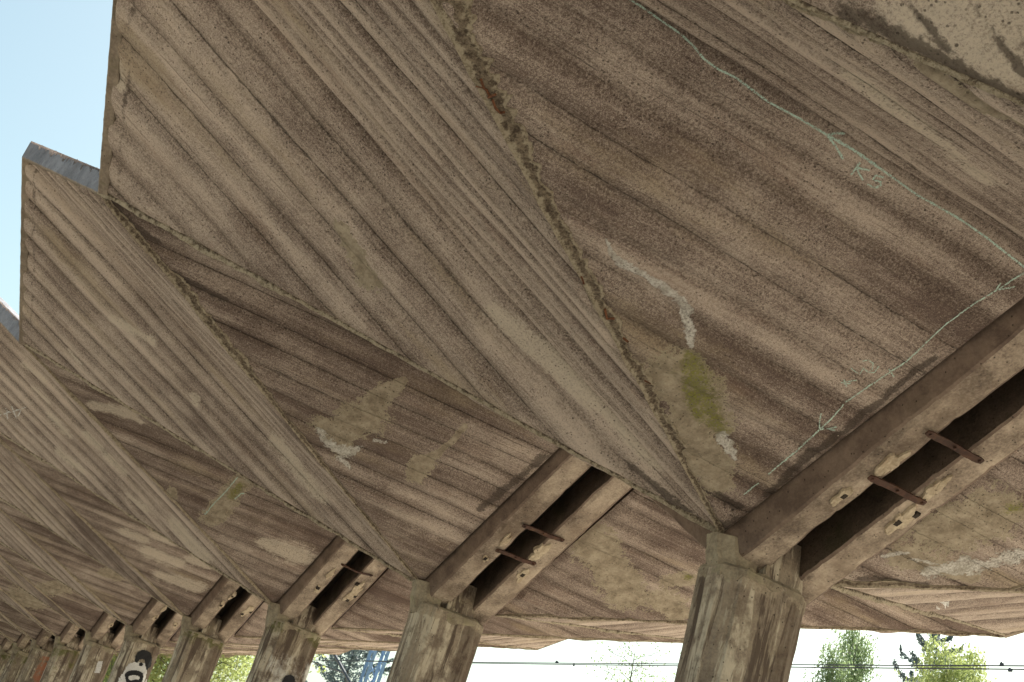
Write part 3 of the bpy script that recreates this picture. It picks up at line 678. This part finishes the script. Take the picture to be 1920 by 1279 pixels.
decal(5, COL[5], 'painted_hair', M['paint_black'], cr([(500, 555), (510, 480), (540, 430), (590, 405), (650, 410), (700, 440), (722, 500), (718, 570), (700, 620), (655, 660), (640, 620), (632, 560), (610, 520), (560, 530), (530, 570)]), .018, 1.)
decal(5, COL[5], 'painted_eye', M['paint_black'], cr([(550, 575), (585, 562), (608, 590), (585, 615), (555, 605)]), .018, .8)
decal(5, COL[5], 'painted_lips', M['paint_black'], cr([(370, 745), (380, 700), (420, 672), (480, 665), (550, 670), (600, 700), (608, 750), (595, 810), (560, 860), (470, 880), (400, 840)]), .018, 1.)
decal(5, COL[5], 'painted_teeth', M['paint_white'], cr([(412, 765), (430, 738), (480, 728), (540, 735), (562, 760), (550, 788), (510, 782), (470, 792), (440, 800)]), .024, 1.)
decal(3, COL[3], 'black_paint_blob', M['paint_black'], [(530, 1275), (536, 1267), (545, 1265), (552, 1270), (555, 1282), (550, 1296), (536, 1300), (528, 1290)], .02, 1.)
decal(6, COL[6], 'pale_poster', M['paint_white'], [(184, 1240), (193, 1240), (187, 1262), (177, 1262)], .012, 1.)

# ------------------------------------------------------------ marks, bars and patches on the soffits
def ribbon(name, plate, parent, strokes, mat, w=2.2, off=.004):
    mb = MB()
    for st in strokes:
        ww = w
        if isinstance(st, tuple): ww, st = st
        P2 = []
        for (a, b) in zip(st[:-1], st[1:]):
            k = max(1, int(math.hypot(b[0]-a[0], b[1]-a[1])/5))
            for i in range(k): P2.append((a[0]+(b[0]-a[0])*i/k, a[1]+(b[1]-a[1])*i/k))
        P2.append(st[-1]); rng = random.Random(len(P2)); vs = []
        for i, (x, y) in enumerate(P2):
            a = P2[max(i-1, 0)]; b = P2[min(i+1, len(P2)-1)]; dx, dy = b[0]-a[0], b[1]-a[1]; l = math.hypot(dx, dy)+1e-6
            h = ww*.5*(.75+.5*rng.random()); jx = (rng.random()-.5)*.7
            for sgn in (-1, 1):
                q = plate.hit(x-dy/l*h*sgn+jx, y+dx/l*h*sgn+jx); vs.append(plate.at(*plate.uv(q), off))
        mb.add(vs, [(2*i, 2*i+1, 2*i+3, 2*i+2) for i in range(len(P2)-1)])
    return mb.build(name, mat, parent)
def z1(pts): return [(1380+.3127*x, .3127*y) for x, y in pts]
def z7(pts): return [(1220+.3675*x, 480+.3675*y) for x, y in pts]
K1 = PL[(1, 1)]['K']; R1 = ROOT[(1, 1)]
ribbon('chalk_line', K1, R1, [[(1170, -8), (1200, 10), (1240, 38), (1275, 62), (1300, 85), (1320, 110), (1345, 128), (1380, 145)],
    (4.2, [(1380, 145), (1440, 190), (1500, 222), (1552, 253)]), (5.4, [(1552, 253), (1600, 280), (1650, 315)]), [(1650, 315), (1720, 365), (1800, 410), (1850, 445), (1920, 500)],
    (4.6, [(1552, 253), (1566, 249), (1584, 249)]), (4.4, [(1552, 254), (1568, 275), (1581, 298)]), (3, [(1556, 258), (1575, 262)])], M['chalk'], 3.8)
ribbon('chalk_writing', K1, R1, [z1([(742, 972), (688, 1045)]), z1([(735, 995), (722, 1008), (760, 1078)]), z1([(722, 1004), (800, 1018)]),
    z1([(885, 1060), (835, 1048), (820, 1075), (868, 1088), (866, 1110), (835, 1125), (788, 1103)])], M['chalk'], 3.8)
ribbon('chalk_line', K1, R1, [z7([(1940, 62), (1860, 110), (1760, 175), (1650, 240), (1500, 350), (1400, 445), (1300, 540), (1220, 590), (1100, 670), (1000, 740), (920, 830), (860, 885), (740, 995), (600, 1110)]),
    z7([(550, 1155), (475, 1215)]), z7([(870, 800), (860, 850), (862, 885), (950, 870)]), z7([(865, 880), (940, 885)]), z7([(1785, 135), (1760, 172), (1860, 155)]), z7([(1215, 575), (1240, 612)])], M['chalk'], 2.5)
ribbon('chalk_writing', K1, R1, [z7([(1080, 535), (1110, 528), (1135, 545), (1130, 575), (1110, 592), (1140, 592), (1165, 560)]), z7([(1022, 570), (1065, 605), (1085, 570), (1108, 590)]),
    z7([(970, 645), (1050, 630)]), z7([(985, 628), (1000, 665)]), z7([(985, 650), (1020, 648)])], M['chalk'], 2.2)
K3 = PL[(3, 1)]['K']; R3 = ROOT[(3, 1)]
ribbon('chalk_line', K3, R3, [[(447, 892), (425, 920), (400, 945), (385, 965)], [(440, 935), (452, 925), (458, 925)], [(382, 955), (384, 964), (388, 958)]], M['chalk'], 2.)
L3 = PL[(3, 1)]['L']
ribbon('chalk_scrawl', L3, ROOT[(3, 1)], [[(-4, 779), (20, 773), (48, 764)], [(10, 765), (16, 790)], [(22, 762), (32, 785), (40, 768)]], M['chalk_white'], 2.)
ribbon('chalk_scrawl', PL[(3, -1)]['K'] if False else PL[(1, -1)]['L'], ROOT[(1, -1)], [[(1723, 1148), (1750, 1142), (1780, 1128)]], M['chalk_white'], 2.6)

def beam_plane(n, sg=1):
    a = W(side((n, Y1, -D), sg)); b = W(side((n-.5, Y1, HQ-D+DQ), sg)); c = W(side((n, Y2, -D), sg))
    d = unit(b-a); nn = np.cross(d, unit(c-a)); nn = -nn if nn[2] > 0 else nn
    return a, d, nn
def bhit(n, px, py, off=0., sg=1):
    a, d, nn = beam_plane(n, sg); r = FWD*FPX+RIGHT*(px-960)-UP*(py-639.5)
    return CAM+r*(((a-CAM)@nn)/(r@nn))+nn*off
STRAP_LABEL = {1: ['rusty flat strap higher on the nearest beam pair, orange corroded end', 'rusty flat strap lower on the nearest beam pair, below the orange-ended one'],
               2: ['upper rusty strap across the slot of the second beam pair', 'lower rusty strap across the slot of the second beam pair'],
               3: ['single thin bent rusty strap across the third beam pair from the right']}
for n, k, a, b in ((1, 0, (1736, 804), (1840, 861)), (1, 1, (1628, 888), (1733, 939)), (2, 0, (980, 981), (1057, 1011)), (2, 1, (930, 1027), (1004, 1055)), (3, 0, (640, 1055), (699, 1077))):
    p, q = bhit(n, *a, .022), bhit(n, *b, .022); _, _, nn = beam_plane(n); d = unit(q-p); e = np.cross(d, nn); L = np.linalg.norm(q-p)
    root = thing('rusty_strap', STRAP_LABEL[n][k], 'metal strap', tuple((p+q)/2), 'rusty straps tying the beam pairs')
    mb = MB(); hw = .021 if n < 3 else .014; N = 14
    vs = []
    for i in range(N+1):
        t = i/N; s_ = p+d*L*t+nn*(.004*math.sin(t*9+n)+(.02*math.sin(t*math.pi) if n == 3 else 0)); w = hw*(1 if 0 < i < N else .72)*(1+.06*math.sin(i*2.7))
        vs += [s_+e*w-nn*.005, s_+e*w+nn*.005, s_-e*w+nn*.005, s_-e*w-nn*.005]
    fs = [(4*i+j, 4*i+(j+1) % 4, 4*i+4+(j+1) % 4, 4*i+4+j) for i in range(N) for j in range(4)]+[(0, 1, 2, 3), (4*N+3, 4*N+2, 4*N+1, 4*N)]
    mb.add(vs, fs); mb.build('flat_bar', M['rust'], root)
    for t in (.06, .5, .94):
        c = p+d*L*t+nn*.002; m_ = MB(); m_.tube([c, c+nn*.014], [.009, .008], 8); m_.build('bolt', M['rust'], root)
def patch(n, sg, cx, cy, rx, ry, holes, seed, parent=None, mat='mortar'):
    rng = random.Random(seed); parent = ROOT[(n, sg)]; _, d, nn = beam_plane(n); mb = MB(); c = bhit(n, cx, cy, .006); NN = 48; ph = [rng.random()*6.28 for _ in range(6)]
    rim = []; rim2 = []
    ang0 = math.radians(-38)
    for i in range(NN):
        t = 2*math.pi*i/NN; rr = .88+sum(.16/(q_+1)**.55*math.sin((q_+2)*t+ph[q_]) for q_ in range(6))+.10*(rng.random()-.5); x = rx*math.cos(t)*rr; y = ry*math.sin(t)*rr
        X = cx+x*math.cos(ang0)-y*math.sin(ang0); Y = cy+x*math.sin(ang0)+y*math.cos(ang0)
        rim.append(bhit(n, X, Y, -.012)); rim2.append(bhit(n, cx+(X-cx)*.9, cy+(Y-cy)*.9, .013+.006*rng.random()))
    mid = [bhit(n, cx+(rx*.5*math.cos(2*math.pi*i/NN))*.8, cy+(ry*.5*math.sin(2*math.pi*i/NN)), .012+.008*rng.random()) for i in range(0)]
    mb.add(rim+rim2+[c+nn*.010], [(i, (i+1) % NN, NN+(i+1) % NN, NN+i) for i in range(NN)]+[(NN+i, NN+(i+1) % NN, 2*NN) for i in range(NN)])
    o = mb.build('mortar_patch', M[mat], parent)
    for hx, hy, hr in holes:
        h = bhit(n, hx, hy, .016); e = np.cross(d, nn); s_ = (bhit(n, hx+hr, hy)-bhit(n, hx, hy)); s_ = np.linalg.norm(s_)
        m_ = MB(); q = [h+d*a*s_+e*b*s_*.75+nn*.004 for a, b in ((-1, -1), (1, -.9), (.95, 1), (-1, .9))]; q2 = [h+d*a*s_*1.25+e*b*s_-nn*.012 for a, b in ((-1, -1), (1, -1), (1, 1), (-1, 1))]
        m_.add(q+q2, [(0, 1, 2, 3), (0, 4, 5, 1), (1, 5, 6, 2), (2, 6, 7, 3), (3, 7, 4, 0)]); m_.build('tie_hole', M['hole'], o)
for a in ((1, 1, 1577, 929, 27, 9, [(1582, 927, 6)], 1), (1, 1, 1668, 868, 42, 13, [], 2), (1, -1, 1690, 974, 36, 15, [(1682, 977, 7), (1717, 963, 6)], 3), (1, -1, 1752, 915, 34, 12, [], 4),
          (2, 1, 948, 1012, 18, 7, [], 5), (2, 1, 910, 1046, 8, 5, [(910, 1045, 4)], 6), (2, -1, 980, 1077, 16, 10, [(980, 1076, 4.5)], 7), (2, -1, 1012, 1034, 24, 12, [], 8),
          (3, 1, 596, 1104, 9, 6, [(597, 1101, 4)], 9), (3, 1, 620, 1075, 15, 5, [], 10), (3, -1, 664, 1110, 28, 9, [(670, 1094, 3.4), (652, 1124, 3.4), (666, 1117, 3)], 11),
          (4, 1, 416, 1134, 8, 5, [(415, 1134, 2.8)], 12), (4, 1, 436, 1117, 10, 4, [(436, 1117, 2.4)], 13), (4, -1, 464, 1145, 16, 6, [(455, 1150, 3), (470, 1147, 2.4)], 14),
          (5, 1, 291, 1158, 8, 4, [(293, 1158, 1.8)], 15), (5, 1, 308, 1141, 9, 4, [], 16), (5, -1, 329, 1172, 6, 4, [(329, 1172, 1.6)], 17),
          (6, 1, 208, 1172, 6, 4, [(209, 1172, 1.4)], 18), (7, 1, 143, 1177, 5, 3, [(143, 1177, 1.1)], 19), (8, 1, 86, 1196, 5, 3, [(87, 1196, 1.)], 20), (9, 1, 50, 1203, 4, 2.4, [(50, 1203, .9)], 21)):
    patch(*a)
# rusty reinforcement laid bare along the nearest fold
def rebar(pts, r=.006):
    pts3 = [K1.at(*K1.uv(K1.hit(x, y)), .022+.01*math.sin(i*2.)) for i, (x, y) in enumerate(pts)]
    mb = MB(); mb.tube(pts3, r, 6); mb.build('rebar', M['rebar'], R1)
rebar([(902, 143), (908, 158), (913, 166), (920, 178)]); rebar([(916, 178), (930, 170)]); rebar([(924, 182), (930, 196), (938, 208), (946, 206)]); rebar([(893, 157), (906, 158)], .003)
rebar([(1134, 574), (1138, 590), (1152, 594)], .007); rebar([(1168, 628), (1178, 634)]); rebar([(1090, 512), (1095, 525)], .005); rebar([(1208, 708), (1220, 712)], .004)

# ------------------------------------------------------------ overhead wires and lattice mast beyond the platform
def at_y(px, py, Y):
    d = FWD*FPX+RIGHT*(px-960)-UP*(py-639.5); return CAM+d*((Y-CAM[1])/d[1])
WY = -10.8
for k, (pa, pb, lab) in enumerate((((1490, 1248), (1920, 1252.5), 'upper thin dark overhead wire crossing the bright sky'), ((1490, 1252.5), (1920, 1259), 'lower thin dark overhead wire crossing the bright sky'))):
    a, b = at_y(*pa, WY), at_y(*pb, WY); z = lambda x: a[2]+(b[2]-a[2])*(x-a[0])/(b[0]-a[0])
    root = thing('overhead_wire', lab, 'wire', (25, WY, z(25)), 'overhead wires of the railway')
    mb = MB(); mb.tube([(x, WY, z(x)+.0001*(x-30)**2) for x in np.linspace(-30, 130, 60)], .0125, 5); mb.build('cable', M['wire'], root)
    for (px, py, w) in (((1878, 1248, .032), (1043, 1246, .06)) if k == 0 else ((1894, 1259, .034), (1076, 1247, .02))):
        p = at_y(px, py, WY); m_ = MB(); p[2] = z(p[0])+.0001*(p[0]-30)**2+(.02 if k == 0 else -.02); m_.box(p, w, .014, .02); m_.box(p+np.array([w*.4, 0, .02]), w*.35, .01, .02); m_.build('wire_clamp', M['wire'], root)
mx = at_y(702, 1250, -12.); mast = thing('lattice_mast', 'light blue painted steel lattice mast beyond the roof edge, right of the second tree gap', 'mast', (mx[0], mx[1], -.6), None)
mast['label'] = 'light blue steel lattice mast with lacing bars, left of the second column'
hw = .24
for i, (sx, sy) in enumerate(((1, 1), (1, -1), (-1, -1), (-1, 1))):
    mb = MB(); mb.box((mx[0]+sx*hw, mx[1]+sy*hw, 4.7), .05, .05, 5.3); mb.build('corner_post', M['blue_steel'], mast)
for f_ in range(4):
    mb = MB(); c = [(1, 1), (1, -1), (-1, -1), (-1, 1), (1, 1)]; a, b = c[f_], c[f_+1]
    for j in range(14):
        z0 = -.4+j*.72; p = (mx[0]+a[0]*hw*1.02, mx[1]+a[1]*hw*1.02, z0+(0 if j % 2 else .72)); q = (mx[0]+b[0]*hw*1.02, mx[1]+b[1]*hw*1.02, z0+(.72 if j % 2 else 0)); mb.tube([p, q], .022, 4)
    mb.build('lacing', M['blue_steel'], mast)
mb = MB(); mb.tube([at_y(612, 1200, -11.), at_y(668, 1300, -11.)], .06, 6); mb.build('strut', M['wire'], mast)
mb = MB(); mb.tube([at_y(560, 1231, -11.), at_y(592, 1243, -11.), at_y(646, 1262, -11.)], .03, 6); mb.build('stay_rod', M['wire'], mast)

# ------------------------------------------------------------ trees beyond the tracks
def leaf_mesh(cent, size, rng, droop=0.):
    n = len(cent); cent = np.asarray(cent); a = rng.normal(size=(n, 3)); a /= np.linalg.norm(a, axis=1)[:, None]
    b = rng.normal(size=(n, 3)); b -= a*(a*b).sum(1)[:, None]; b /= np.linalg.norm(b, axis=1)[:, None]
    s = (size*(.6+.8*rng.random(n)))[:, None]; a = a*s; b = b*s*.6
    if droop: a[:, 2] = -np.abs(a[:, 2])*(1+droop)
    v = np.stack([cent-a, cent+b, cent+a, cent-b], 1).reshape(-1, 3); i = np.arange(n)*4
    return v, np.stack([i, i+1, i+2, i+3], 1)
def tree(name, lab, cat, base, height, mat, bark, style, seed, width=3., leaves=9000, lsize=.11, lean=0.):
    rng = np.random.default_rng(seed); root = thing(name, lab, cat, tuple(base), 'trees beyond the tracks')
    base = np.array(base, float); mb = MB(); pts = [base+np.array([lean*t*t*height+.15*math.sin(t*5+seed), .15*math.cos(t*4+seed), height*t]) for t in np.linspace(0, 1, 12)]
    r0 = height*.014; mb.tube(pts, [r0*(1-.93*t) for t in np.linspace(0, 1, 12)], 8); cent = []
    tip = lambda t: pts[min(11, int(t*11))]+(pts[min(11, int(t*11)+1)]-pts[min(11, int(t*11))])*(t*11-int(t*11)) if t < 1 else pts[11]
    nb = {'spruce': 64, 'birch': 46, 'broad': 46, 'sparse': 40}[style]
    for i in range(nb):
        t = .22+.77*(i/(nb-1))**(.8 if style != 'spruce' else 1.); az = i*2.399+rng.random(); p = tip(t)
        if style == 'spruce': L = width*(1-t)**.62+.2; rise = -.15+1.0*(t-.5)
        elif style == 'birch': L = width*(.35+.9*math.sin(math.pi*min(1, (t-.2)/.85))**.8)*(.55+.5*rng.random())*(1.15-t*.65); rise = .9
        else: L = width*(.25+math.sin(math.pi*min(1, (t-.15)/.9))**.7)*(.6+.5*rng.random()); rise = .55
        dr = np.array([math.cos(az), math.sin(az), 0]); bp = []
        for k in range(7):
            s_ = k/6; up = rise*L*(s_-.35*s_*s_) if style != 'spruce' else rise*L*s_+.28*L*s_*s_
            bp.append(p+dr*L*s_+np.array([0, 0, up])+rng.normal(size=3)*.05*L*s_)
        mb.tube(bp, [max(.008, r0*.38*(1-t)*(1-.9*k/6)+.006) for k in range(7)], 5)
        per = leaves//nb
        if style == 'spruce':
            ss = rng.random(per)**.7; kk = np.minimum(5, (ss*6).astype(int)); B = np.array(bp); c = B[kk]+(B[kk+1]-B[kk])*(ss*6-kk)[:, None]
            sidew = np.array([-dr[1], dr[0], 0]); c += sidew*(rng.normal(size=per)*.16*(1.2-ss)*L**.5)[:, None]; c[:, 2] -= np.abs(rng.normal(size=per))*.13; cent.append(c)
        else:
            ncl = 9 if style != 'sparse' else 5
            for q in range(ncl):
                ss = .25+.75*rng.random(); kk = min(5, int(ss*6)); B = bp[kk]+(bp[kk+1]-bp[kk])*(ss*6-kk)
                c0 = B+rng.normal(size=3)*np.array([.22, .22, .2])*L**.5; m_ = per//ncl
                if style == 'birch':
                    for w in range(3):
                        c1 = c0+rng.normal(size=3)*.16; ln = .5+1.1*rng.random(); u_ = rng.random(m_//3)
                        c = c1+np.stack([rng.normal(size=m_//3)*.07, rng.normal(size=m_//3)*.07, -u_*ln], 1)+np.array([1, 1, 0])*0; cent.append(c)
                else: cent.append(c0+rng.normal(size=(m_, 3))*np.array([.30, .30, .24])*(1. if style == 'broad' else .8))
    mb.build('trunk', bark, root); cent = np.concatenate(cent); v, f = leaf_mesh(cent, lsize, rng, .8 if style == 'birch' else 0.)
    cm = MB(); cm.v = v.tolist(); cm.f = [tuple(x) for x in f.tolist()]; cm.build('crown', mat, root); return root
def ground_at(px, py, dist):
    d = FWD*FPX+RIGHT*(px-960)-UP*(py-639.5); h = math.hypot(d[0], d[1]); p = CAM+d*dist/h; return (p[0], p[1], -.6), p[2]+.6
def plant(name, lab, cat, px, py, dist, *a, **k):
    b, h = ground_at(px, py, dist); return tree(name, lab, cat, b, h, *a, **k)
plant('birch_tree', 'tall narrow birch with drooping pale green twigs, left of the spruce', 'tree', 1622, 1179, 52, M['leaf_birch'], M['birch_bark'], 'birch', 3, width=1.9, leaves=26000, lsize=.045)
plant('birch_tree', 'shorter birch whose drooping top stands left of the tall narrow birch', 'tree', 1575, 1212, 50, M['leaf_birch'], M['birch_bark'], 'birch', 4, width=1.7, leaves=18000, lsize=.045)
plant('spruce_tree', 'dark blue-green spruce with upturned branches behind the bright birches', 'tree', 1757, 1180, 62, M['needle'], M['bark'], 'spruce', 5, width=5.6, leaves=34000, lsize=.055)
plant('birch_tree', 'bright yellow-green birch in front of the dark spruce', 'tree', 1772, 1214, 50, M['leaf_bright'], M['birch_bark'], 'birch', 6, width=2.3, leaves=24000, lsize=.05)
plant('birch_tree', 'yellow-green birch at far right, beyond the wire clamps', 'tree', 1820, 1222, 52, M['leaf_bright'], M['birch_bark'], 'birch', 7, width=1.9, leaves=18000, lsize=.05)
plant('young_tree', 'sparse thin tree top with scattered leaves, left of the nearest column', 'tree', 1200, 1226, 34, M['leaf_birch'], M['bark'], 'sparse', 8, width=1.2, leaves=2600, lsize=.035)
plant('spruce_tree', 'dark spruce behind the blue lattice mast', 'tree', 690, 1168, 56, M['needle'], M['bark'], 'spruce', 9, width=4.2, leaves=26000, lsize=.055)
plant('broadleaf_tree', 'leafy yellow-green tree seen between the third and fourth columns', 'tree', 432, 1140, 38, M['leaf_bright'], M['bark'], 'broad', 10, width=2.6, leaves=18000, lsize=.055)
plant('broadleaf_tree', 'green tree seen right of the painted face column', 'tree', 306, 1150, 44, M['leaf_birch'], M['bark'], 'broad', 11, width=2.4, leaves=16000, lsize=.055)
plant('broadleaf_tree', 'bright tree glimpsed left of the painted face column', 'tree', 215, 1150, 50, M['leaf_bright'], M['bark'], 'broad', 12, width=2.4, leaves=9000, lsize=.11)
plant('broadleaf_tree', 'sunlit yellow tree glimpsed left of the pale rectangle column', 'tree', 132, 1165, 58, M['leaf_bright'], M['bark'], 'broad', 13, width=2.6, leaves=9000, lsize=.12)
